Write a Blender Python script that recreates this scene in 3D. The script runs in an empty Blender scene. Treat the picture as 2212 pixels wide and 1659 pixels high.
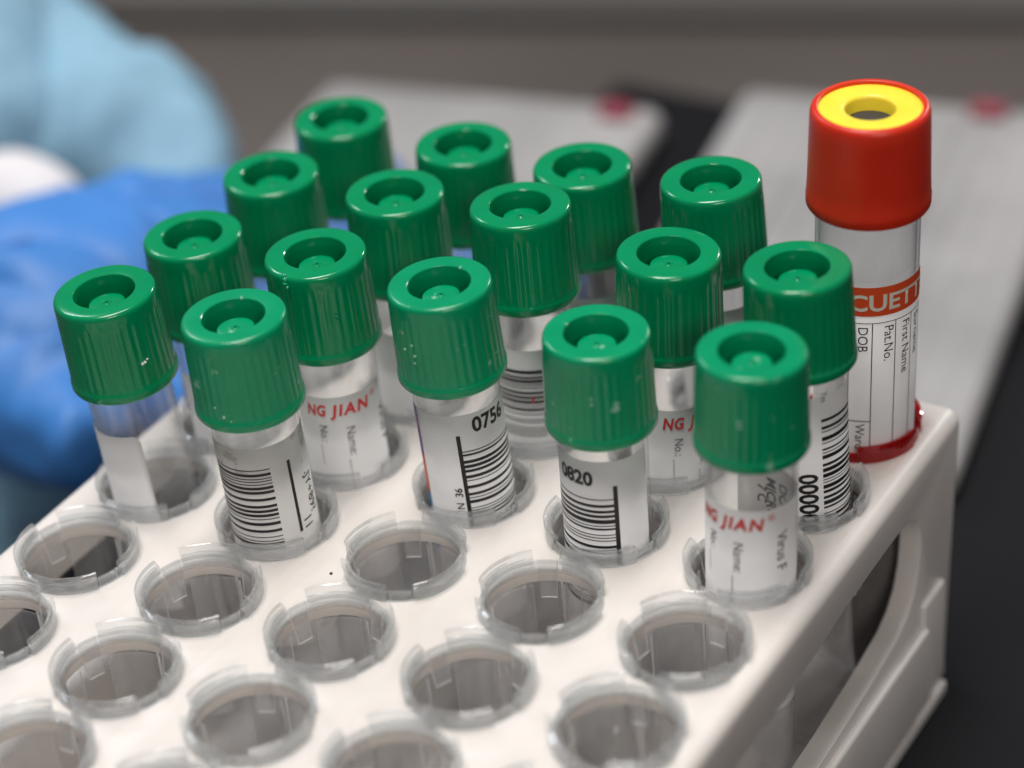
import bpy, bmesh, math, random
from mathutils import Vector, Matrix, Euler, noise as noise3
random.seed(7)
K = 0.000866                     # one drawing unit = 0.866 mm, everything below is drawn in units
S = bpy.context.scene
C = S.collection
PI = math.pi
R_ = math.radians

# ------------------------------------------------------------------ camera
cam_d = bpy.data.cameras.new('camera')
cam = bpy.data.objects.new('camera', cam_d); C.objects.link(cam)
cam.location = Vector((255.02, -324.26, 243.84)) * K
cam.rotation_euler = (0.98922429, 0.08969961, 0.54233077)
cam_d.sensor_width = 36; cam_d.lens = 5300 / 2212 * 36
cam_d.clip_start = 0.01; cam_d.clip_end = 20
cam_d.dof.use_dof = True
cam_d.dof.focus_distance = 409 * K
cam_d.dof.aperture_fstop = 7.4
cam_d.dof.aperture_blades = 9
S.camera = cam

# ------------------------------------------------------------------ world and lamps
w = bpy.data.worlds.new('World'); S.world = w; w.use_nodes = True
w.node_tree.nodes['Background'].inputs[0].default_value = (0.88, 0.92, 1.0, 1)
w.node_tree.nodes['Background'].inputs[1].default_value = 0.095
def area(name, loc, target, sx, sy, power, col):
    l = bpy.data.lights.new(name, 'AREA'); l.shape = 'RECTANGLE'
    l.size = sx * K; l.size_y = sy * K; l.energy = power; l.color = col
    o = bpy.data.objects.new(name, l); C.objects.link(o)
    o.location = Vector(loc) * K
    o.rotation_euler = (Vector(target) - Vector(loc)).to_track_quat('-Z', 'Y').to_euler()
    return o
area('area_lamp', (-40, -60, 1500), (60, -50, 0), 900, 420, 17.8, (1.0, 0.965, 0.935))  # ceiling panel overhead
area('area_lamp', (1000, -950, 800), (60, -50, 0), 500, 300, 4.4, (1.0, 0.93, 0.86))  # added fill from the right front, brightens side wall and labels
area('area_lamp', (150, 1150, 500), (80, -20, 30), 90, 60, 2.2, (1.0, 1.0, 1.0))  # small lamp added low behind for glints on the cap rims
area('area_lamp', (-900, 300, 900), (-20, 50, 0), 500, 200, 2.5, (0.85, 0.93, 1.0))
S.view_settings.view_transform = 'Standard'
S.view_settings.look = 'None'
S.view_settings.exposure = 0.0
S.view_settings.gamma = 1.0
S.render.engine = 'CYCLES'
S.cycles.transparent_max_bounces = 40
S.cycles.max_bounces = 16
S.cycles.transmission_bounces = 12

# ------------------------------------------------------------------ materials
def nt(name):
    m = bpy.data.materials.new(name); m.use_nodes = True
    t = m.node_tree; t.nodes.clear()
    out = t.nodes.new('ShaderNodeOutputMaterial')
    return m, t, out
def N(t, k, **kw):
    n = t.nodes.new(k)
    for a, b in kw.items():
        if hasattr(n, a): setattr(n, a, b)
        else: n.inputs[a].default_value = b
    return n
def noise(t, scale, detail=3, rough=.5):
    tc = t.nodes.new('ShaderNodeTexCoord'); n = t.nodes.new('ShaderNodeTexNoise')
    n.inputs['Scale'].default_value = scale; n.inputs['Detail'].default_value = detail; n.inputs['Roughness'].default_value = rough
    t.links.new(tc.outputs['Object'], n.inputs['Vector'])
    return n
def ramp(t, src, a, b, ca=(0,0,0,1), cb=(1,1,1,1)):
    r = t.nodes.new('ShaderNodeValToRGB')
    r.color_ramp.elements[0].position = a; r.color_ramp.elements[0].color = ca
    r.color_ramp.elements[1].position = b; r.color_ramp.elements[1].color = cb
    t.links.new(src, r.inputs[0]); return r
def plastic(name, col, rough=.35, sss=0, sss_col=None, bump=.0, bscale=900, var=.12, vscale=120, spots=None, coat=0, spec=.5, thin=0):
    m, t, out = nt(name)
    p = t.nodes.new('ShaderNodeBsdfPrincipled')
    n = noise(t, vscale)
    dark = tuple(c * (1 - var) for c in col[:3]) + (1,); lite = tuple(min(1, c * (1 + var)) for c in col[:3]) + (1,)
    r = ramp(t, n.outputs['Fac'], .3, .7, dark, lite)
    colout = r.outputs[0]
    if spots:                      # (colour, scale, threshold, amount)
        s = noise(t, spots[1], 4, .65); sr = ramp(t, s.outputs['Fac'], spots[2], spots[2] + .04)
        sm = t.nodes.new('ShaderNodeMath'); sm.operation = 'MULTIPLY'; sm.inputs[1].default_value = spots[3]
        t.links.new(sr.outputs[0], sm.inputs[0])
        mx = t.nodes.new('ShaderNodeMixRGB'); t.links.new(sm.outputs[0], mx.inputs[0])
        t.links.new(colout, mx.inputs[1]); mx.inputs[2].default_value = tuple(spots[0]) + (1,)
        colout = mx.outputs[0]
    t.links.new(colout, p.inputs['Base Color'])
    rr = ramp(t, n.outputs['Fac'], .2, .8, (rough*.8,)*3 + (1,), (rough*1.25,)*3 + (1,))
    t.links.new(rr.outputs[0], p.inputs['Roughness'])
    if sss:
        p.inputs['Subsurface Weight'].default_value = sss
        p.inputs['Subsurface Radius'].default_value = sss_col or (1, 1, 1)
        p.inputs['Subsurface Scale'].default_value = .0012
    p.inputs['Specular IOR Level'].default_value = spec
    if coat:
        p.inputs['Coat Weight'].default_value = coat; p.inputs['Coat Roughness'].default_value = .08
    if bump:
        b = t.nodes.new('ShaderNodeBump'); b.inputs['Strength'].default_value = bump; b.inputs['Distance'].default_value = .0002
        n2 = noise(t, bscale); t.links.new(n2.outputs['Fac'], b.inputs['Height']); t.links.new(b.outputs[0], p.inputs['Normal'])
    if thin:                       # paper lets some light through
        tl = t.nodes.new('ShaderNodeBsdfTranslucent'); t.links.new(colout, tl.inputs[0])
        mx_ = t.nodes.new('ShaderNodeMixShader'); mx_.inputs[0].default_value = thin
        t.links.new(p.outputs[0], mx_.inputs[1]); t.links.new(tl.outputs[0], mx_.inputs[2]); t.links.new(mx_.outputs[0], out.inputs[0])
        return m
    t.links.new(p.outputs[0], out.inputs[0])
    return m
def clear(name, tint=(.95,.95,.95), haze=.10, haze_col=(.75,.76,.78), edge=.55, rough=.06, bump=.0, bscale=700, solid=0):
    """thin clear plastic: lets light straight through, reflects by Fresnel, a little milky"""
    m, t, out = nt(name)
    tr = N(t, 'ShaderNodeBsdfTransparent'); tr.inputs[0].default_value = tuple(tint) + (1,)
    d = t.nodes.new('ShaderNodeBsdfPrincipled'); d.inputs['Base Color'].default_value = tuple(haze_col) + (1,); d.inputs['Roughness'].default_value = .3
    n = noise(t, 260, 4)
    fr = t.nodes.new('ShaderNodeLayerWeight'); fr.inputs['Blend'].default_value = .35
    mul = N(t, 'ShaderNodeMath', operation='MULTIPLY'); mul.inputs[1].default_value = edge; t.links.new(fr.outputs['Facing'], mul.inputs[0])
    hz = ramp(t, n.outputs['Fac'], .35, .75, (haze*.6,)*3 + (1,), (min(1, haze*1.7),)*3 + (1,))
    add = N(t, 'ShaderNodeMath', operation='ADD'); t.links.new(mul.outputs[0], add.inputs[0]); t.links.new(hz.outputs[0], add.inputs[1]); add.use_clamp = True
    m1 = t.nodes.new('ShaderNodeMixShader'); t.links.new(add.outputs[0], m1.inputs[0]); t.links.new(tr.outputs[0], m1.inputs[1]); t.links.new(d.outputs[0], m1.inputs[2])
    g = t.nodes.new('ShaderNodeBsdfGlossy'); g.inputs['Roughness'].default_value = rough
    lw = t.nodes.new('ShaderNodeLayerWeight'); lw.inputs['Blend'].default_value = .5
    pw = N(t, 'ShaderNodeMath', operation='POWER'); pw.inputs[1].default_value = 4.5; t.links.new(lw.outputs['Facing'], pw.inputs[0])
    f2 = N(t, 'ShaderNodeMath', operation='MULTIPLY_ADD'); f2.inputs[1].default_value = .8; f2.inputs[2].default_value = .035; t.links.new(pw.outputs[0], f2.inputs[0])
    m2 = t.nodes.new('ShaderNodeMixShader'); t.links.new(f2.outputs[0], m2.inputs[0]); t.links.new(m1.outputs[0], m2.inputs[1]); t.links.new(g.outputs[0], m2.inputs[2])
    if bump:
        b = t.nodes.new('ShaderNodeBump'); b.inputs['Strength'].default_value = bump; b.inputs['Distance'].default_value = .0003
        n2 = noise(t, bscale, 2); t.links.new(n2.outputs['Fac'], b.inputs['Height']); t.links.new(b.outputs[0], g.inputs['Normal'])
    if solid:                      # thick mouldings bend the light as well
        gl = t.nodes.new('ShaderNodeBsdfGlass'); gl.inputs['Roughness'].default_value = .03; gl.inputs['IOR'].default_value = 1.42
        gl.inputs['Color'].default_value = (.97, .98, .98, 1)
        m3 = t.nodes.new('ShaderNodeMixShader'); m3.inputs[0].default_value = solid
        t.links.new(m2.outputs[0], m3.inputs[1]); t.links.new(gl.outputs[0], m3.inputs[2]); m2 = m3
    t.links.new(m2.outputs[0], out.inputs[0])
    return m
def glass(name, col=(1,1,1), rough=.03, ior=1.45):
    m, t, out = nt(name)
    p = t.nodes.new('ShaderNodeBsdfPrincipled'); p.inputs['Base Color'].default_value = tuple(col) + (1,)
    p.inputs['Transmission Weight'].default_value = 1; p.inputs['IOR'].default_value = ior
    n = noise(t, 500, 2); r = ramp(t, n.outputs['Fac'], .3, .8, (rough,)*3 + (1,), (rough*3,)*3 + (1,))
    t.links.new(r.outputs[0], p.inputs['Roughness'])
    b = t.nodes.new('ShaderNodeBump'); b.inputs['Strength'].default_value = .25; b.inputs['Distance'].default_value = .0003
    t.links.new(n.outputs['Fac'], b.inputs['Height']); t.links.new(b.outputs[0], p.inputs['Normal'])
    t.links.new(p.outputs[0], out.inputs[0]); return m

M = {
 'green': plastic('green_cap_plastic', (.0, .245, .092), .15, sss=0, sss_col=(.15, 1, .5), bump=.05, bscale=1400, var=.06, spots=((.55,.75,.62), 420, .73, .5), spec=.5),
 'green_old': plastic('scuffed_green_cap_plastic', (.0, .275, .115), .22, sss=0, sss_col=(.15, 1, .5), bump=.10, bscale=1400, var=.07, spots=((.5,.72,.6), 330, .655, .45), spec=.5),
 'flake': plastic('pale_scuff', (.30, .52, .42), .5),
 'red': plastic('red_cap_plastic', (.66, .026, .007), .38, sss=.05, sss_col=(1,.2,.1), bump=.06, var=.08),
 'yellow': plastic('yellow_stopper_plastic', (.93, .74, .05), .38, sss=.1, sss_col=(1,.7,.2), bump=.05, var=.04),
 'stopper': plastic('grey_rubber_stopper', (.035, .033, .038), .5, bump=.3),
 'white': plastic('white_rack_plastic', (.77, .725, .69),   .34, sss=.36, sss_col=(1.6,1.25,1.0), bump=.06, bscale=500, var=.025, vscale=60, spots=((.70,.60,.36), 42, .68, .30)),
 'paper': plastic('label_paper', (.88, .87, .875), .55, bump=.12, bscale=300, var=.03, vscale=250, thin=.14),
 'paper_stained': plastic('stained_label_paper', (.76, .74, .72), .55, bump=.25, bscale=260, var=.04, vscale=250, spots=((.42,.34,.27), 170, .57, .5), thin=.12),
 'paper_thin': plastic('thin_label_paper', (.90, .87, .83), .55, var=.02, thin=.6),
 'dark_fill': plastic('dark_tube_fill', (.045, .026, .018), .25),
 'ink': plastic('black_ink', (.012, .010, .010), .5, var=.3, vscale=700),
 'grey_ink': plastic('grey_ink', (.10, .10, .115), .6, var=.3, vscale=700),
 'red_ink': plastic('red_ink', (.72, .035, .035), .5, var=.05),
 'purple_ink': plastic('purple_ink', (.20, .09, .30), .5, var=.05),
 'blue_ink': plastic('blue_ink', (.10, .36, .70), .5, var=.05),
 'redband': plastic('red_band_ink', (.80, .085, .02), .45, var=.05),
 'cream_ink': plastic('cream_ink', (.80, .76, .66), .5, var=.03),
 'tube': clear('clear_tube_plastic', (.985,.985,.985), .022, (.88,.88,.90), .22, .05, .35, 240),
 'collar': clear('clear_collar_plastic', (.975,.98,.985), .05, (.96,.97,.98), .20, .03, .1, 300, solid=.34),
 'sleeve': clear('clear_sleeve_plastic', (.985,.985,.985), .055, (.85,.86,.88), .12, .12, .3, 300),
 'edge': plastic('lit_collar_edge', (.93,.94,.95), .4, sss=.6, sss_col=(1,1,1)),  # white stands in for bright light along clear edges
 'collar_red': clear('red_stained_collar_plastic', (.80,.03,.04), .22, (.62,.008,.012), .3, .06, .5, 420, solid=0),
 'nitrile': plastic('blue_nitrile', (.045, .20, .56), .5, bump=.5, bscale=40, var=.18, vscale=14),
 'gown': plastic('pale_blue_gown_fabric', (.24, .42, .55), .8, bump=.5, bscale=30, var=.12, vscale=8),
 'cuff': plastic('white_knit_cuff', (.72, .70, .72), .8, bump=.5, bscale=400, var=.05),
 'table': plastic('dark_brown_grey_table', (.105, .092, .086), .6, bump=.1, var=.15, vscale=6, spec=.2),
 'mat': plastic('black_mat_rubber', (.008, .008, .010), .7, bump=.2, bscale=200, var=.2, vscale=20, spec=.12),
 'wall': plastic('grey_cabinet_paint', (.42, .41, .40), .6, bump=.1, var=.08, vscale=3),
 'wall2': plastic('grey_ledge_paint', (.15, .14, .135), .6, bump=.1, var=.08, vscale=3),
 'tray': plastic('grey_white_tray_plastic', (.29, .285, .285), .6, bump=.2, var=.38, vscale=18),
 'pink': plastic('red_tray_tab', (.30, .05, .08), .6, var=.1),
 'speck': plastic('dark_speck', (.06, .035, .025), .7, var=.2),
}

# ------------------------------------------------------------------ mesh helpers (input in drawing units)
def link(name, bm, mats, parent=None, smooth=True, auto=None, loc=None):
    bmesh.ops.scale(bm, vec=(K, K, K), verts=bm.verts)
    me = bpy.data.meshes.new(name); bm.to_mesh(me); bm.free()
    if not isinstance(mats, (list, tuple)): mats = [mats]
    for m_ in mats: me.materials.append(m_)
    o = bpy.data.objects.new(name, me); C.objects.link(o)
    if parent: o.parent = parent
    if loc: o.location = Vector(loc) * K
    if smooth:
        for p in me.polygons: p.use_smooth = True
        if auto is not None: me.set_sharp_from_angle(angle=R_(auto))
    return o
def empty(name, label=None, cat=None, group=None, loc=(0,0,0), rot=(0,0,0)):
    o = bpy.data.objects.new(name, None); C.objects.link(o)
    o.empty_display_size = .005
    o.location = Vector(loc) * K; o.rotation_euler = rot
    tag(o, label, cat, group); return o
def tag(o, label=None, cat=None, group=None, kind=None):
    if label: o['label'] = label
    if cat: o['category'] = cat
    if group: o['group'] = group
    if kind: o['kind'] = kind
def lathe(bm, prof, seg=64, closed=False, a0=0, a1=2*PI, mat=0, rib=None):
    full = abs(a1 - a0 - 2*PI) < 1e-6
    n = seg if full else seg + 1
    rings = []
    for i, (r, z) in enumerate(prof):
        row = []
        for k in range(n):
            a = a0 + (a1 - a0) * k / seg
            rr = r + (rib(i, a) if rib else 0)
            row.append(bm.verts.new((rr * math.cos(a), rr * math.sin(a), z)))
        rings.append(row)
    m_ = len(rings)
    for i in range(m_ if closed else m_ - 1):
        A, B = rings[i], rings[(i + 1) % m_]
        for k in range(n if full else n - 1):
            f = bm.faces.new((A[k], A[(k+1) % n], B[(k+1) % n], B[k])); f.material_index = mat
    if closed and not full:
        f = bm.faces.new([r[0] for r in rings]); f.material_index = mat
        f = bm.faces.new([r[-1] for r in reversed(rings)]); f.material_index = mat
    return rings
def box(bm, x0, y0, z0, x1, y1, z1, mat=0, bev=0):
    b = bmesh.new()
    v = [b.verts.new((x, y, z)) for x in (x0, x1) for y in (y0, y1) for z in (z0, z1)]
    for q in ((0,1,3,2),(4,6,7,5),(0,4,5,1),(2,3,7,6),(0,2,6,4),(1,5,7,3)): b.faces.new([v[i] for i in q])
    bmesh.ops.recalc_face_normals(b, faces=b.faces)
    if bev: bmesh.ops.bevel(b, geom=b.edges[:], offset=bev, segments=3, affect='EDGES', profile=.5)
    for f in b.faces: f.material_index = mat
    tmp = bpy.data.meshes.new('tmp'); b.to_mesh(tmp); b.free(); bm.from_mesh(tmp); bpy.data.meshes.remove(tmp)
def text_mesh(txt, size, bold=0, shear=0, xs=1, gap=1.0):
    """flat letters as (verts, faces); x to the right, y up"""
    cu = bpy.data.curves.new('t', 'FONT'); cu.body = txt; cu.size = size; cu.offset = bold; cu.shear = shear; cu.resolution_u = 3; cu.space_character = gap
    o = bpy.data.objects.new('t', cu); C.objects.link(o)
    dg = bpy.context.evaluated_depsgraph_get(); dg.update()
    me = bpy.data.meshes.new_from_object(o.evaluated_get(dg))
    b = bmesh.new(); b.from_mesh(me)
    for _ in range(2):
        lng = [e for e in b.edges if e.calc_length() > .9]
        if lng: bmesh.ops.subdivide_edges(b, edges=lng, cuts=1)
    bmesh.ops.triangulate(b, faces=b.faces[:])
    b.verts.ensure_lookup_table()
    vs = [(v.co.x * xs, v.co.y) for v in b.verts]; fs = [[v.index for v in f.verts] for f in b.faces]
    b.free(); bpy.data.objects.remove(o); bpy.data.curves.remove(cu); bpy.data.meshes.remove(me)
    return vs, fs

class Label:
    """paper wrapped on a tube: s = arc length to the right of the middle, v = height (0 at its top, negative below)"""
    def __init__(self, R, az, top, mats):
        self.R, self.az, self.top, self.mats = R, az, top, mats
        self.bm = bmesh.new(); self.lay = 0
    def P(self, s, v, d):
        a = self.az + s / self.R; r = self.R + d
        return self.bm.verts.new((r * math.cos(a), r * math.sin(a), self.top + v))
    def rect(self, s0, v0, s1, v1, mat, d=.09):
        n = max(1, int(abs(s1 - s0) / .45)); mrows = 1
        prev = None
        for i in range(n + 1):
            s = s0 + (s1 - s0) * i / n
            row = (self.P(s, v0, d), self.P(s, v1, d))
            if prev:
                f = self.bm.faces.new((prev[0], prev[1], row[1], row[0])); f.material_index = mat
            prev = row
    def paper(self, s0, s1, v1, corner=0, mat=0):
        """sheet with thickness and rounded right/left top corners"""
        n = max(8, int((s1 - s0) / .4)); prev = None
        for i in range(n + 1):
            s = s0 + (s1 - s0) * i / n; e = min(s - s0, s1 - s); top = 0
            if corner and e < corner: top = -(corner - math.sqrt(max(0, corner**2 - (corner - e)**2)))
            row = [self.P(s, top, .03), self.P(s, v1, .03), self.P(s, top, -.0), self.P(s, v1, -.0)]
            if prev:
                for q in ((prev[0], prev[1], row[1], row[0]), (prev[2], row[2], row[3], prev[3]), (prev[0], row[0], row[2], prev[2])):
                    f = self.bm.faces.new(q); f.material_index = mat
            else:
                self.bm.faces.new((row[0], row[2], row[3], row[1]))
            prev = row
        self.bm.faces.new((prev[0], prev[1], prev[3], prev[2]))
    def text(self, txt, s, v, size, mat, rot=0, bold=0, shear=0, xs=1, d=.11, width=None, gap=1.0):
        vs, fs = text_mesh(txt, size, bold, shear, xs, gap)
        if width:
            x0 = min(p[0] for p in vs); k = width / (max(p[0] for p in vs) - x0); vs = [((p[0] - x0) * k, p[1]) for p in vs]
        out = []
        for x, y in vs:
            if rot == 0: a, b = s + x, v + y
            elif rot == -1: a, b = s + y, v - x        # reads downwards
            elif rot == 2: a, b = s - y, v - x         # on the far wall, read through the tube
            else: a, b = s - y, v + x                  # reads upwards
            out.append(self.P(a, b, d))
        for f in fs:
            try: self.bm.faces.new([out[i] for i in f]).material_index = mat
            except ValueError: pass
    def bars(self, s0, s1, v0, v1, mat, seed, big=.62):
        r = random.Random(seed); v = v0
        while v > v1:
            t_ = r.choice((.2, .2, .38, .55, big)); g = r.choice((.34, .4, .6, .9))
            self.rect(s0, v, s1, v - t_, mat); v -= t_ + g
    def done(self, parent): return link('label', self.bm, self.mats, parent)

# ------------------------------------------------------------------ the setting
b = bmesh.new(); box(b, -68, -900, -66, 1100, 70, -62.2); box(b, -900, 70, -66, 1100, 700, -62.2)
tb = link('table', b, M['table'], smooth=False); tag(tb, kind='structure')
b2 = bmesh.new(); box(b2, -700, 4, -62.2, 900, 30, -52); box(b2, -700, -3, -52, 900, 30, -38, 0, 1.5); box(b2, -700, 2, -38, 900, 30, 40)
bmesh.ops.rotate(b2, verts=b2.verts, cent=(0, 0, 0), matrix=Matrix.Rotation(R_(20), 3, 'Z')); bmesh.ops.translate(b2, verts=b2.verts, vec=(-115, 222, 0))
wl = link('wall', b2, M['wall'], smooth=False); tag(wl, kind='structure')
b = bmesh.new(); box(b, -60, -420, -62.1, 420, 203, -61.2, bev=.3)
mt = link('bench_mat', b, M['mat'], smooth=False)
tag(mt, 'flat black rubber mat under the white rack, dark along the right side', 'mat')

# ------------------------------------------------------------------ the rack
SX, SY = 22 * 1.1967, 22.0
def cell(i, j): return ((i - 1) * SX, -j * SY)
X0, X1, Y0, Y1 = -14.9, 118.8, -211.5, 13.9
PT = -3.6
rack = empty('tube_rack', 'white plastic test tube rack with five columns of round holes and clear collars', 'rack', loc=((X0+X1)/2, (Y0+Y1)/2, -62))
def rlocal(o):
    o.parent = rack; o.location = -rack.location; return o
def rackpart(name, bm, mats, **kw):
    o = link(name, bm, mats, **kw); return rlocal(o)
def tmpobj(bm):
    me = bpy.data.meshes.new('tmp'); bm.to_mesh(me); bm.free()
    o = bpy.data.objects.new('tmp', me); C.objects.link(o); return o
b = bmesh.new(); box(b, X0, Y0, -56, X1, Y1, PT)
ed = [e for e in b.edges if max(v.co.z for v in e.verts) > PT - .1]
vert = [e for e in b.edges if abs(e.verts[0].co.z - e.verts[1].co.z) > 5]
bmesh.ops.bevel(b, geom=list(set(ed + vert)), offset=2.6, segments=5, affect='EDGES', profile=.5, clamp_overlap=True)
bodyo = tmpobj(b)
b = bmesh.new(); box(b, X0 + 4, Y0 + 4, -70, X1 - 4, Y1 - 4, PT - 2.5, bev=.8); inner = tmpobj(b)
b = bmesh.new()
for i in range(1, 6):
    for j in range(10):
        x, y = cell(i, j); r = 9.62
        top = [b.verts.new((x + r*math.cos(2*PI*k/56), y + r*math.sin(2*PI*k/56), 5)) for k in range(56)]
        bot = [b.verts.new((x + r*math.cos(2*PI*k/56), y + r*math.sin(2*PI*k/56), -12)) for k in range(56)]
        b.faces.new(top); b.faces.new(bot[::-1])
        for k in range(56): b.faces.new((top[k], bot[k], bot[(k+1) % 56], top[(k+1) % 56]))
holes = tmpobj(b)
# long window with rounded ends through both side walls
ymid = (Y0 + Y1) / 2
half = [(-5.2, -22), (-4.9, -19.5), (-5.6, -16.5), (-7.5, -14.2), (-10.5, -12.8), (-14, -12.2), (-22, -12.2), (-36, -12.6), (-50, -14), (-58, -14.5)]
low = [(-6.0, -26), (-8.0, -30.2), (-11, -33), (-15, -34.8), (-25.5, -36.4), (-41, -37.8), (-58, -38.6)]
pts = low[::-1] + half
pts = pts + [(2*ymid - y, z) for y, z in reversed(half)] + [(2*ymid - y, z) for y, z in low]
b = bmesh.new()
A_ = [b.verts.new((X0 - 20, y, z)) for y, z in pts]; B_ = [b.verts.new((X1 + 20, y, z)) for y, z in pts]
b.faces.new(A_); b.faces.new(B_[::-1])
for k in range(len(pts)): b.faces.new((A_[k], B_[k], B_[(k+1) % len(pts)], A_[(k+1) % len(pts)]))
bmesh.ops.recalc_face_normals(b, faces=b.faces); side_cut = tmpobj(b)
b = bmesh.new(); box(b, 2, Y0 - 20, -75, 113.6, Y1 + 20, -11); 
bmesh.ops.bevel(b, geom=[e for e in b.edges if abs(e.verts[0].co.y - e.verts[1].co.y) > 50], offset=6, segments=6, affect='EDGES', profile=.5)
end_cut = tmpobj(b)
for c_ in (holes, inner, side_cut, end_cut):
    md = bodyo.modifiers.new('b', 'BOOLEAN'); md.operation = 'DIFFERENCE'; md.object = c_; md.solver = 'EXACT'
bv = bodyo.modifiers.new('v', 'BEVEL'); bv.width = .45; bv.segments = 2; bv.limit_method = 'ANGLE'; bv.angle_limit = R_(50); bv.use_clamp_overlap = True
dg = bpy.context.evaluated_depsgraph_get(); dg.update()
me = bpy.data.meshes.new_from_object(bodyo.evaluated_get(dg))
b = bmesh.new(); b.from_mesh(me)
for o in (bodyo, holes, inner, side_cut, end_cut): bpy.data.objects.remove(o)
for v in b.verts:
    if v.co.z < -34.9:
        d_ = 1.2 + (-35 - v.co.z) * .24
        v.co.y += -d_ if v.co.y > 4 else (d_ if v.co.y < Y0 + 9 else 0)
rackpart('body', b, M['white'], auto=35)
# skirt: the lower band stands proud of the side walls, then foot flange
for sx, xs in ((1, X1), (-1, X0)):
    b = bmesh.new()
    def pr(y0, y1, z0, z1, d, ch):
        a, c = (xs - .5*sx, xs + d*sx)
        box(b, min(a, c), y0, z0, max(a, c), y1, z1, bev=ch)
    pr(Y0 + 10, -4, -57, -40.2, 1.5, .7)
    pr(Y0 + 12, -6.5, -58, -56, .9, .3)
    pr(Y0 + 9, 4.4, -62, -58.8, 1.2, .6)
    pr(-5, 4.0, -57, -35.0, .9, .5)
    pr(Y0 + 9.4, Y0 + 18.4, -57, -35.0, .9, .5)
    rackpart('skirt', b, M['white'], auto=35)
b = bmesh.new(); box(b, X0 + .6, Y0 + 8.6, -62, X1 - .6, Y1 - 9.6, -56.2, bev=.8)
rackpart('base', b, M['white'], auto=35)

# clear collars
def collar_mesh(fingers=True):
    fl = bmesh.new(); sl = bmesh.new(); fg = []
    hs = R_(13.5)
    lathe(fl, [(9.2, -4.1), (9.2, -2.2), (9.5, -1.95), (10.0, -2.05), (10.2, -3.56), (9.58, -3.58), (9.5, -4.1)], 72, True)
    for q in range(4):
        a = q * PI/2
        lathe(fl, [(9.22, -2.2), (9.28, -1.0), (9.75, -.35), (10.35, -.02), (10.62, -.12), (10.64, -1.0), (10.46, -1.2), (10.44, -3.5), (10.1, -3.5), (10.02, -1.4), (9.7, -1.3), (9.5, -2.2)], 18, True, a + hs, a + PI/2 - hs)
        lathe(sl, [(8.85, -6.2), (8.85, -21), (9.25, -21), (9.25, -6.2)], 14, True, a + hs + R_(3), a + PI/2 - hs - R_(3))
        f = bmesh.new()
        w0, w1 = R_(10.5), R_(9)
        prof = [(9.5, -1.7), (9.2, -2.6), (8.9, -5.0), (8.35, -8.6)]
        rows = []
        for (r, z) in prof:
            t_ = (z + 1.7) / -6.9; ww = w0 + (w1 - w0) * t_
            row = []
            for k in range(5):
                aa = a - ww + 2*ww*k/4
                row.append((f.verts.new((r*math.cos(aa), r*math.sin(aa), z)), f.verts.new(((r+.34)*math.cos(aa), (r+.34)*math.sin(aa), z - .05))))
            rows.append(row)
        for i in range(len(rows) - 1):
            for k in range(4):
                f.faces.new((rows[i][k][0], rows[i][k+1][0], rows[i+1][k+1][0], rows[i+1][k][0]))
                f.faces.new((rows[i][k][1], rows[i+1][k][1], rows[i+1][k+1][1], rows[i][k+1][1]))
            for k in (0, 4):
                fc = f.faces.new((rows[i][k][0], rows[i+1][k][0], rows[i+1][k][1], rows[i][k][1])); fc.material_index = 1
        for k in range(4):
            fc = f.faces.new((rows[-1][k][0], rows[-1][k+1][0], rows[-1][k+1][1], rows[-1][k][1])); fc.material_index = 1
            f.faces.new((rows[0][k][0], rows[0][k][1], rows[0][k+1][1], rows[0][k+1][0]))
        fg.append(f)
    # slit edges coloured white to imitate light piped through the plastic
    for f in sl.faces:
        if len(f.verts) == 4 and max(v.co.z for v in f.verts) - min(v.co.z for v in f.verts) > 10:
            if abs(f.calc_area() - .40 * 14.8) < .8: f.material_index = 1
    return fl, sl, fg
def make_collar(mf, ms, me_, fingers=True):
    fl, sl, fg = collar_mesh()
    bmesh.ops.recalc_face_normals(fl, faces=fl.faces); bmesh.ops.recalc_face_normals(sl, faces=sl.faces)
    c = link('collar', fl, mf, auto=30)
    link('sleeve', sl, [ms, me_], c, auto=30)
    for f in fg:
        if fingers:
            bmesh.ops.recalc_face_normals(f, faces=f.faces); link('finger', f, [ms, me_], c, auto=30)
        else: f.free()
    return c
vis = [(1,0),(1,1),(1,2),(1,3),(1,4),(1,5),(2,0),(2,1),(2,2),(2,3),(2,4),(2,5),(2,6),(3,0),(3,1),(3,2),(3,3),(3,4),(3,5),(3,6),(4,0),(4,1),(4,2),(4,3),(4,4),(4,5),(5,1),(5,2),(5,3),(5,4),(5,5)]
ROT = {(1,4): 16, (2,4): 13, (3,4): 14, (4,4): 10, (2,5): 14, (3,3): 62, (4,3): 58, (5,3): 27, (5,4): 42, (1,5): 10, (2,3): 20, (3,5): 58, (3,2): 10, (4,2): 14, (5,2): 20, (5,1): 12}
proto = make_collar(M['collar'], M['sleeve'], M['edge'])
def put(o, i, j):
    x, y = cell(i, j); o.parent = rack
    o.location = Vector((x, y, 0)) * K - rack.location
    o.rotation_euler = (0, 0, R_(ROT.get((i, j), random.uniform(0, 90)) - 34))
for n_, (i, j) in enumerate(vis):
    if n_ == 0: o = proto
    else:
        o = proto.copy(); C.objects.link(o)
        for ch in proto.children:
            d = ch.copy(); C.objects.link(d); d.parent = o
    put(o, i, j)
rc = make_collar(M['collar_red'], M['collar_red'], M['collar_red'], False); put(rc, 5, 0)
rc.rotation_euler = (0, 0, R_(8)); rc['label'] = 'collar stained dark red around the red capped tube'

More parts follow.
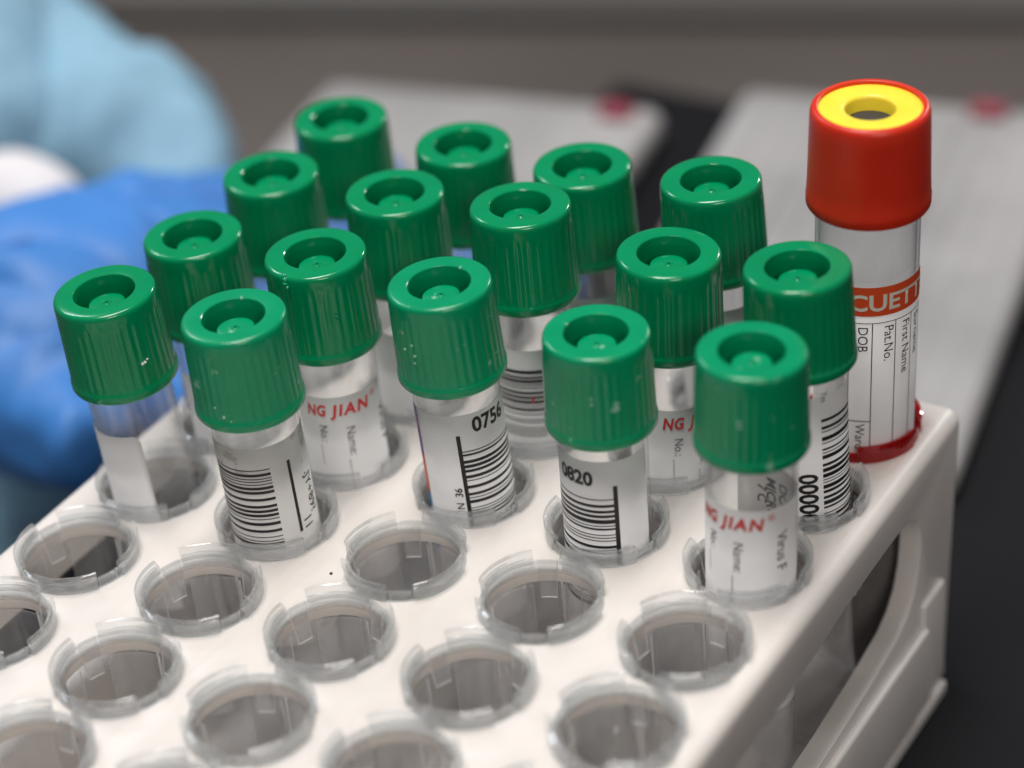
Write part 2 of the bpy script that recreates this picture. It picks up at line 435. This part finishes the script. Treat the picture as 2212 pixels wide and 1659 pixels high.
# ------------------------------------------------------------------ tubes
PZ = -16
TILT = {(1, 0): (0.0062, 0.0049), (2, 0): (0.0159, 0.0112), (3, 0): (-0.0021, -0.0013), (4, 0): (-0.0199, 0.0062), (1, 1): (0.0019, 0.0016), (2, 1): (0.0118, 0.0089), (3, 1): (-0.0091, 0.03), (4, 1): (0.0347, 0.0202), (5, 1): (-0.0154, 0.0147), (1, 2): (-0.0113, -0.0103), (2, 2): (-0.0086, -0.007), (3, 2): (-0.0255, -0.0184), (4, 2): (0.0135, 0.0085), (5, 2): (0.0333, 0.0178), (1, 3): (-0.0287, -0.0284), (2, 3): (-0.018, -0.016), (5, 0): (0.0273, 0.0126)}
TOPS = {(1, 0): 38.0, (2, 0): 37.6, (3, 0): 38.6, (4, 0): 40.8, (1, 1): 37.5, (2, 1): 39.0, (3, 1): 41.2, (4, 1): 38.6, (5, 1): 41.4, (1, 2): 36.8, (2, 2): 38.9, (3, 2): 39.3, (4, 2): 36.0, (5, 2): 39.2, (1, 3): 38.0, (2, 3): 39.3, (5, 0): 60.1}
def frame(i, j, top, bottom):
    x, y = cell(i, j); tx, ty = TILT[(i, j)]
    d = Vector((tx, ty, 1)).normalized(); L = top - PZ
    P = Vector((x, y, PZ)); base = P + d * (bottom - PZ)
    q = Vector((0, 0, 1)).rotation_difference(d)
    return base, q, P + d * L
def cap_bm(seed, nrib=37):
    """green screw cap, z=0 at its top"""
    bm = bmesh.new(); r = random.Random(seed); ph = r.uniform(0, 1)
    Rt, Rb, Hc = 8.75, 9.15, 17.2
    prof = [(0.0, -2.45), (.26, -2.45), (.36, -2.22), (.55, -2.22), (.75, -2.38), (2.2, -2.36), (2.85, -2.38), (3.08, -2.46), (3.18, -2.7), (3.22, -8.5), (5.05, -8.5), (5.15, -3.0), (5.2, -.45), (5.27, -.16), (5.42, -.03), (5.7, 0),
            (7.0, .02), (8.0, 0), (8.3, -.07), (8.53, -.25), (8.68, -.55), (8.75, -1.0), (8.78, -2.0)]
    def R_at(z): return Rt + (Rb - Rt) * (-z / Hc)
    s0 = len(prof)
    for z in (-2.7, -3.2, -4.2, -7, -10, -13, -14.6, -15.2): prof.append((R_at(z), z))
    prof += [(R_at(-15.3) + .02, -15.35), (9.24, -15.55), (9.30, -15.9), (9.28, -16.8), (9.05, -17.2), (7.8, -17.2), (7.6, -16.8)]
    amp = {s0: .02, s0+1: .08, s0+2: .13, s0+3: .14, s0+4: .14, s0+5: .14, s0+6: .12, s0+7: .05}
    def rib(i, a):
        if i not in amp: return 0
        c = math.cos(nrib * a + ph * 6.28)
        return amp[i] * (max(-1, min(1, c * 2.2)) * .5 - .5)
    seg = nrib * 8
    lathe(bm, prof[1:], seg, rib=lambda i, a: rib(i + 1, a))
    bmesh.ops.holes_fill(bm, edges=[e for e in bm.edges if e.is_boundary and max(v.co.length for v in e.verts) < 2.4 and e.verts[0].co.xy.length < .5], sides=0)
    bmesh.ops.recalc_face_normals(bm, faces=bm.faces)
    return bm
def tube_bm(R, top, wall=.55, bottom=0):
    bm = bmesh.new()
    out = [(.01, bottom), (R*.35, bottom + .2), (R*.7, bottom + 1.6), (R*.93, bottom + 4.2), (R, bottom + 7.5), (R, top)]
    inn = [(R - wall, top), (R - wall, bottom + 8), (R*.85, bottom + 5), (R*.6, bottom + 2.4), (.01, bottom + 1)]
    lathe(bm, out + inn, 64)
    bmesh.ops.recalc_face_normals(bm, faces=bm.faces)
    return bm
def az_cam(i, j):
    x, y = cell(i, j); return math.atan2(-324.26 - y, 255.02 - x)
cap_protos = {}
ROOTS = {}
tube_proto = [None]
TB = -56.0
def green_tube(i, j, label, seed, old=False):
    base, q, top = frame(i, j, TOPS[(i, j)], TB)
    root = empty('sample_tube', label, 'test tube', 'green capped sample tubes', base)
    root.rotation_mode = 'QUATERNION'; root.rotation_quaternion = q; ROOTS[(i, j)] = root
    L = (top - base).length
    key = (seed % 3, old)
    if key not in cap_protos:
        c = link('cap', cap_bm(seed), M['green_old' if old else 'green'], root, auto=32); cap_protos[key] = c
    else:
        c = cap_protos[key].copy(); C.objects.link(c); c.parent = root
    c.location = (0, 0, L * K); c.rotation_euler = (0, 0, seed * 1.7)
    if tube_proto[0] is None:
        t_ = link('tube_body', tube_bm(7.4, L - 9), M['tube'], root, auto=40); tube_proto[0] = t_
    else:
        t_ = tube_proto[0].copy(); C.objects.link(t_); t_.parent = root
    return root, L - 17.2        # height of the cap's lower rim above the base
PM = [M['paper'], M['ink'], M['grey_ink'], M['red_ink'], M['purple_ink'], M['blue_ink'], M['redband'], M['cream_ink'], M['paper_thin']]
PS = [M['paper_stained']] + PM[1:]
def lab(root, i, j, capz, drop, mats=PM, R=7.46): return Label(R, az_cam(i, j), capz - drop, mats)
def brand(l, sh, mir=False):
    l.text('JIAN', sh - 3.0, -3.7, 3.2, 3, bold=.11, shear=.2, width=7.3, gap=1.22)
    l.text('NG', sh - 7.3, -3.7, 3.2, 3, bold=.11, shear=.2, width=3.7, gap=1.1)
    l.text('\u00ae', sh + 4.9, -2.1, 1.6, 3)
    l.text('No.: ____', sh - 5.3, -5.6, 2.1, 2, rot=-1)
    l.text('Name: ______', sh - .6, -6.2, 2.3, 2, rot=-1)
    l.text('Virus F', sh + 6.6, -5.0, 2.7, 2, rot=-1, bold=.03)
LBL = {}
# back row
r_, z_ = green_tube(1, 0, 'green capped tube at the far left end of the back row', 1)
l = lab(r_, 1, 0, z_, 7); l.paper(-8, 8, -34); l.done(r_)
r_, z_ = green_tube(2, 0, 'second green capped tube from the left in the back row', 2)
l = lab(r_, 2, 0, z_, 7); l.paper(-9, 6, -34); l.done(r_)
r_, z_ = green_tube(3, 0, 'middle green capped tube of the back row, left of the one by the red tube', 3)
l = lab(r_, 3, 0, z_, 6); l.paper(-7, 9, -34); l.done(r_)
r_, z_ = green_tube(4, 0, 'green capped back row tube standing next to the red capped tube', 4)
l = lab(r_, 4, 0, z_, 5); l.paper(-9, 9, -34); l.done(r_)
# second row
r_, z_ = green_tube(1, 1, 'green capped tube, leftmost of the second row from the back', 5)
l = lab(r_, 1, 1, z_, 8); l.paper(-8, 8, -34); l.done(r_)
r_, z_ = green_tube(2, 1, 'green capped tube directly behind the tube with the nicked cap rim', 6)
l = lab(r_, 2, 1, z_, 8); l.paper(-10, 5, -34); l.done(r_)
r_, z_ = green_tube(3, 1, 'green capped tube with blurred barcode behind the 0756 tube', 7)
l = lab(r_, 3, 1, z_, 7.6); l.paper(-11, 3.4, -40, 1.6); l.bars(-9, 1.2, -3.9, -17.5, 1, 5); l.rect(-1.0, -9.3, -.6, -10.6, 3, .13); l.done(r_)
r_, z_ = green_tube(4, 1, 'green capped tube with red lettering behind the 0820 tube', 8)
l = lab(r_, 4, 1, z_, 9.5); l.paper(-9, 10, -40); brand(l, 5.6); l.done(r_)
r_, z_ = green_tube(5, 1, 'green capped tube with tall barcode just before the red capped tube', 9)
l = lab(r_, 5, 1, z_, 3.5); l.paper(-10, 10.5, -42); l.bars(3.0, 10.2, -4.3, -31, 1, 11, .75)
l.text('0000000', -1.0, -14.6, 4.4, 1, rot=-1, bold=.13, width=14); l.text('7m', 3.0, 1.0, 1.6, 2, rot=-1, bold=.0); l.done(r_)
# third row
r_, z_ = green_tube(1, 2, 'green capped tube behind the leftmost tube with the short blank label', 10)
l = lab(r_, 1, 2, z_, 8); l.paper(-8, 8, -34); l.done(r_)
r_, z_ = green_tube(2, 2, 'green capped tube with red lettering and a nick in its cap rim', 11)
l = lab(r_, 2, 2, z_, 7.5); l.paper(-9.5, 9.2, -40); brand(l, 1.0); l.done(r_)
r_, z_ = green_tube(3, 2, 'green capped tube with label reading 0756', 12, True)
l = lab(r_, 3, 2, z_, 4.4); l.paper(-10.8, 11, -44)
l.text('0756', 1.8, -3.7, 4.0, 1, bold=.13, width=7.0)
l.rect(-1.15, -4.0, -.45, -30, 1); l.bars(-.5, 10.8, -7.2, -30, 1, 3)
l.text('N', -1.5, -19.2, 1.9, 1, rot=1, bold=.02); l.text('36', -1.5, -16.6, 1.9, 1, rot=1, bold=.04)
l.rect(-10.8, 0, -8.9, -10.2, 4); l.rect(-10.8, -10.2, -8.9, -18, 6); l.rect(-10.8, -18, -8.9, -30, 5); l.done(r_)
r_, z_ = green_tube(4, 2, 'green capped tube with label reading 0820', 13, True)
l = lab(r_, 4, 2, z_, 3.1); l.paper(-12, 8.1, -42)
l.text('0820', -8.8, -4.7, 3.7, 1, bold=.14, width=6.6)
l.rect(1.0, -4.9, 1.75, -30, 1); l.bars(-11.8, 1.0, -7.4, -30, 1, 21, .8); l.done(r_)
r_, z_ = green_tube(5, 2, 'green capped tube with red lettering, frontmost at the right edge', 14, True)
l = lab(r_, 5, 2, z_, 8.2); l.paper(-11.3, 9.8, -42); brand(l, -2.5)
l.rect(12.4, -1.2, 25.5, -34, 8, .0)
l.text('7 C', 22.1, -4.6, 2.4, 2, rot=2, bold=.05, shear=.2, d=-.7); l.text('MICRO', 20.4, -3.0, 2.6, 2, rot=2, bold=.06, shear=.2, d=-.7); l.text('DOC', 17.8, -3.4, 2.8, 2, rot=2, bold=.05, d=-.7)
l.done(r_)
# front row
r_, z_ = green_tube(1, 3, 'leftmost green capped tube with a short blank white label', 15)
l = lab(r_, 1, 3, z_, 7.8); l.paper(-13, -.2, -38, 1.4); l.text('Virus', -11.4, -3.5, 2.0, 1, rot=-1); l.done(r_)
r_, z_ = green_tube(2, 3, 'green capped front tube with grubby barcode label and a black line', 16, True)
l = lab(r_, 2, 3, z_, 4.4, PS); l.paper(-12, 11.5, -42)
l.bars(-11.5, .9, -4.2, -20.5, 1, 8, .62); l.rect(4.0, -4.1, 4.6, -19, 1)
l.text('.JY+89?', 7.4, -8.6, 2.9, 1, rot=-1, bold=.03, xs=1.0); l.text('11', 5.2, -16.6, 2.8, 1, rot=-1, bold=.02); l.done(r_)

# a moulding burr hanging over one cap rim, pale flakes stuck on others
def blob(name, pts, mat, parent):
    b = bmesh.new()
    for (x, y, z, r) in pts:
        g = bmesh.ops.create_icosphere(b, subdivisions=2, radius=r, matrix=Matrix.Translation((x, y, z)))
        for v in g['verts']: v.co += Vector((random.uniform(-1, 1), random.uniform(-1, 1), random.uniform(-1, 1))) * r * .22
    return link(name, b, mat, parent)
def on_cap(root_, az, z, R=8.95):
    cp = [c_ for c_ in root_.children if c_.name.startswith('cap')][0]
    a = az - cp.rotation_euler.z
    return cp, a
for (ij, daz, items, nm, mt_) in (
    ((2, 2), R_(-42), [(8.3, 0, -.1, .5), (8.75, .35, -.5, .5), (9.0, .5, -1.1, .45), (9.1, .9, -1.7, .35)], 'burr', 'green_old'),
    ((1, 3), R_(22), [(9.15, 0, -10.6, .28), (9.15, .5, -10.5, .24), (9.15, 1.0, -10.1, .18)], 'flake', 'paper'),
    ((2, 3), R_(-30), [(9.3, 0, -13.9, .26), (9.3, -1.3, -12.2, .16), (9.3, 1.2, -14.6, .14)], 'flake', 'flake'),
    ((3, 2), R_(-40), [(9.1, 0, -7, .2), (9.1, .3, -9, .24), (9.1, .1, -10.4, .2), (9.1, -1.6, -8.1, .2)], 'flake', 'flake'),
    ((2, 2), R_(12), [(9.05, 0, -7.0, .22), (9.05, .1, -7.8, .3), (9.05, 0, -8.5, .26)], 'flake', 'green_old'),
    ((5, 2), R_(-14), [(9.1, 0, -7.6, .25), (9.1, .1, -8.4, .3)], 'flake', 'flake'),
    ((4, 2), R_(-10), [(9.1, 0, -7.0, .2), (9.1, .05, -8.0, .28)], 'flake', 'flake')):
    cp, a = on_cap(ROOTS[ij], az_cam(*ij) + daz, 0)
    f = blob(nm, [(x * math.cos(a) - y * math.sin(a), x * math.sin(a) + y * math.cos(a), z, r) for x, y, z, r in items], M[mt_], cp)

# red capped tube
base, q, top = frame(5, 0, TOPS[(5, 0)], TB)
root = empty('sample_tube', 'tall red capped tube with a yellow stopper ring and printed form label', 'test tube', None, base)
root.rotation_mode = 'QUATERNION'; root.rotation_quaternion = q; L = (top - base).length
b = bmesh.new()
lathe(b, [(8.45, -.75), (8.52, -.1), (8.75, .02), (9.2, -.05), (9.55, -.35), (9.75, -1.0), (9.82, -3), (10.1, -12.6), (10.22, -15.4), (10.32, -15.9), (10.30, -17.4), (10.05, -17.8), (8.9, -17.8)], 96)
bmesh.ops.recalc_face_normals(b, faces=b.faces)
c = link('cap', b, M['red'], root, auto=50); c.location = (0, 0, L * K)
b = bmesh.new()
lathe(b, [(4.0, -6.2), (4.05, -1.1), (4.2, -.75), (4.55, -.55), (6.5, -.5), (8.0, -.52), (8.46, -.7), (8.46, -5)], 96)
bmesh.ops.recalc_face_normals(b, faces=b.faces)
y_ = link('stopper_ring', b, M['yellow'], c, auto=50)
b = bmesh.new(); lathe(b, [(.01, -3.0), (2.4, -3.05), (4.06, -3.2)], 48); link('stopper', b, M['stopper'], c)
b = tube_bm(8.75, L - 10); link('tube_body', b, M['tube'], root, auto=40)
b = bmesh.new(); lathe(b, [(.01, 1.4), (3.0, 1.7), (6.6, 4.4), (7.9, 8), (8.1, 12), (8.1, 36), (.01, 36)], 48); link('dark_fill', b, M['dark_fill'], root, auto=40)  # added dark filling in the lower tube, behind the side opening
l = Label(8.82, az_cam(5, 0), L - 17.8 - 11.4, PM)
l.paper(-13, 12.5, -41)
l.rect(-13, 0, 12.5, -5.6, 6); l.text('VACUETTE', -9.0, -4.5, 4.3, 7, bold=.10, xs=1.08, d=.14)
l.rect(-13, -6.9, 12.5, -7.05, 1)
for s in (-3.0, .9, 5.0, 8.6, 12.0): l.rect(s, -6.9, s + .16, -40, 1)
for s, tx in ((-1.0, 'DOB'), (3.4, 'Pat.No.'), (6.9, 'First Name'), (10.0, 'Surname')): l.text(tx, s - .35, -7.6, 2.35, 1, rot=-1, d=.13)
l.rect(-3, -26.6, .9, -26.8, 1); l.text('Ward', -1.5, -27.2, 2.2, 1, rot=-1, d=.13)
l.done(root)

# ------------------------------------------------------------------ small dirt on the plate
def speck(x, y, r, name='dust_speck', label=None):
    b = bmesh.new(); bmesh.ops.create_icosphere(b, subdivisions=1, radius=r)
    for v in b.verts: v.co *= random.uniform(.7, 1.2); v.co.z *= .6
    o = link(name, b, M['speck'], smooth=False); o.location = Vector((x, y, PT + r*.3)) * K
    tag(o, label, 'speck'); return o
speck(42.6, -73.5, .34, label='tiny dark crumb on the rack top between two empty collars')

# ------------------------------------------------------------------ trays behind
def tray(x0, y0, w_, d_, label, tabs):
    """x0, y0 = far left corner; turned 11 degrees on the table"""
    t = empty('storage_tray', label, 'tray', 'pale trays lying behind the rack', (x0, y0, -61), (0, 0, R_(11)))
    b = bmesh.new(); box(b, 0, -d_, 0, w_, 0, 9.5, bev=4); link('shell', b, M['tray'], t, smooth=False)
    b = bmesh.new(); n = int((w_ - 10) / 7)
    for k in range(n): box(b, 5 + k*7, -d_ + 5, 9, 11 + k*7, -6 - random.uniform(0, 14), 9.6 + random.uniform(0, .5), bev=.04)
    link('ridges', b, M['tray'], t, smooth=False)
    for (tx, ty) in tabs:
        b = bmesh.new(); box(b, tx - 4.5, ty - 3, 9, tx + 4.5, ty + 3, 12.5, bev=1.4); link('tab', b, M['pink'], t, smooth=False)
tray(-127, 160, 97, 118, 'pale grey tray behind the green capped tubes, near the glove', [(86, -8)])
tray(-18, 197, 89, 160, 'pale grey tray behind the red capped tube, right of its twin', [(66, -6)])

# ------------------------------------------------------------------ the person: gloved hand, cuff, gown
def skin(name, chains, mat, parent, lev=3, fold=0):
    """chains: list of [(x,y,z,r), ...] that may start with an index into the first chain"""
    me = bpy.data.meshes.new(name); V = []; E = []; Rr = []
    for ch in chains:
        prev = None
        for p in ch:
            if isinstance(p, int): prev = p; continue
            V.append(Vector(p[:3]) * K); Rr.append(p[3] * K)
            if prev is not None: E.append((prev, len(V) - 1))
            prev = len(V) - 1
    me.from_pydata(V, E, [])
    o = bpy.data.objects.new('tmp', me); C.objects.link(o)
    sk = o.modifiers.new('s', 'SKIN'); sk.use_smooth_shade = True
    for i, r in enumerate(Rr):
        me.skin_vertices[0].data[i].radius = (r, r)
        me.skin_vertices[0].data[i].use_root = (i == 0)
    sb = o.modifiers.new('u', 'SUBSURF'); sb.levels = lev; sb.render_levels = lev
    dg = bpy.context.evaluated_depsgraph_get(); dg.update()
    res = bpy.data.meshes.new_from_object(o.evaluated_get(dg)); res.name = name
    bpy.data.objects.remove(o)
    res.materials.clear(); res.materials.append(mat)
    if fold:                       # creases pressed into the surface
        for v in res.vertices:
            p = v.co / K
            a = noise3.noise(Vector((p.x / 11, p.y / 16, p.z / 30))); c = noise3.noise(Vector((p.x / 40 + 5, p.y / 9, p.z / 14)))
            d = (1 - abs(a) * 3.2) * .6 + (1 - abs(c) * 3) * .4
            v.co += v.normal * (d * fold * K)
    ob = bpy.data.objects.new(name, res); C.objects.link(ob)
    for p in res.polygons: p.use_smooth = True
    if parent: ob.parent = parent; ob.location = -parent.location
    return ob
person = empty('person', 'person in pale blue gown and blue glove reaching behind the rack', 'person', loc=(-110, 0, -62))
skin('glove', [[(-121, 25, -41, 12), (-107, 22, -34, 26), (-89, 4, -32, 31), (-81, -10, -34, 29), (-74, -19, -37, 20)],
    [1, (-91, 35, -26, 14), (-88, 54, -33, 11.5), (-80, 77, -38, 10), (-62, 102, -40, 8.5)],
    [2, (-82, 27, -26, 15), (-70, 46, -34, 12), (-52, 70, -44, 10.5), (0, 82, -46, 10)],
    [2, (-72, 15, -32, 14), (-62, 25, -37, 11), (-46, 33, -41, 10), (-32, 40, -44, 8)],
    [3, (-67, 1, -36, 13), (-54, 0, -39, 10.5), (-42, -5, -37, 9), (-35, -7, -37, 8)],
    [4, (-64, -23, -36, 13), (-55, -28, -33, 11), (-49, -28, -33, 8)]], M['nitrile'], person, fold=1.6)
skin('cuff', [[(-117, 43, -37, 12), (-130, 43, -34, 16), (-149, 41, -35, 19)]], M['cuff'], person)
skin('gown_sleeve', [[(-148, 55, -33, 17), (-169, 66, -31, 28), (-220, 98, -1, 46)]], M['gown'], person, fold=3.0)
skin('gown_body', [[(-217, 112, -3, 34), (-188, 99, -23, 25), (-165, 93, -36, 25), (-146, 90, -41, 30), (-128, 92, -48, 22), (-110, 71, -57, 18)]], M['gown'], person, fold=3.0)
skin('gown_hem', [[(-191, 41, -79, 40), (-145, 25, -85, 40), (-118, 6, -95, 34), (-97, -20, -109, 30)]], M['gown'], person, fold=2.5)
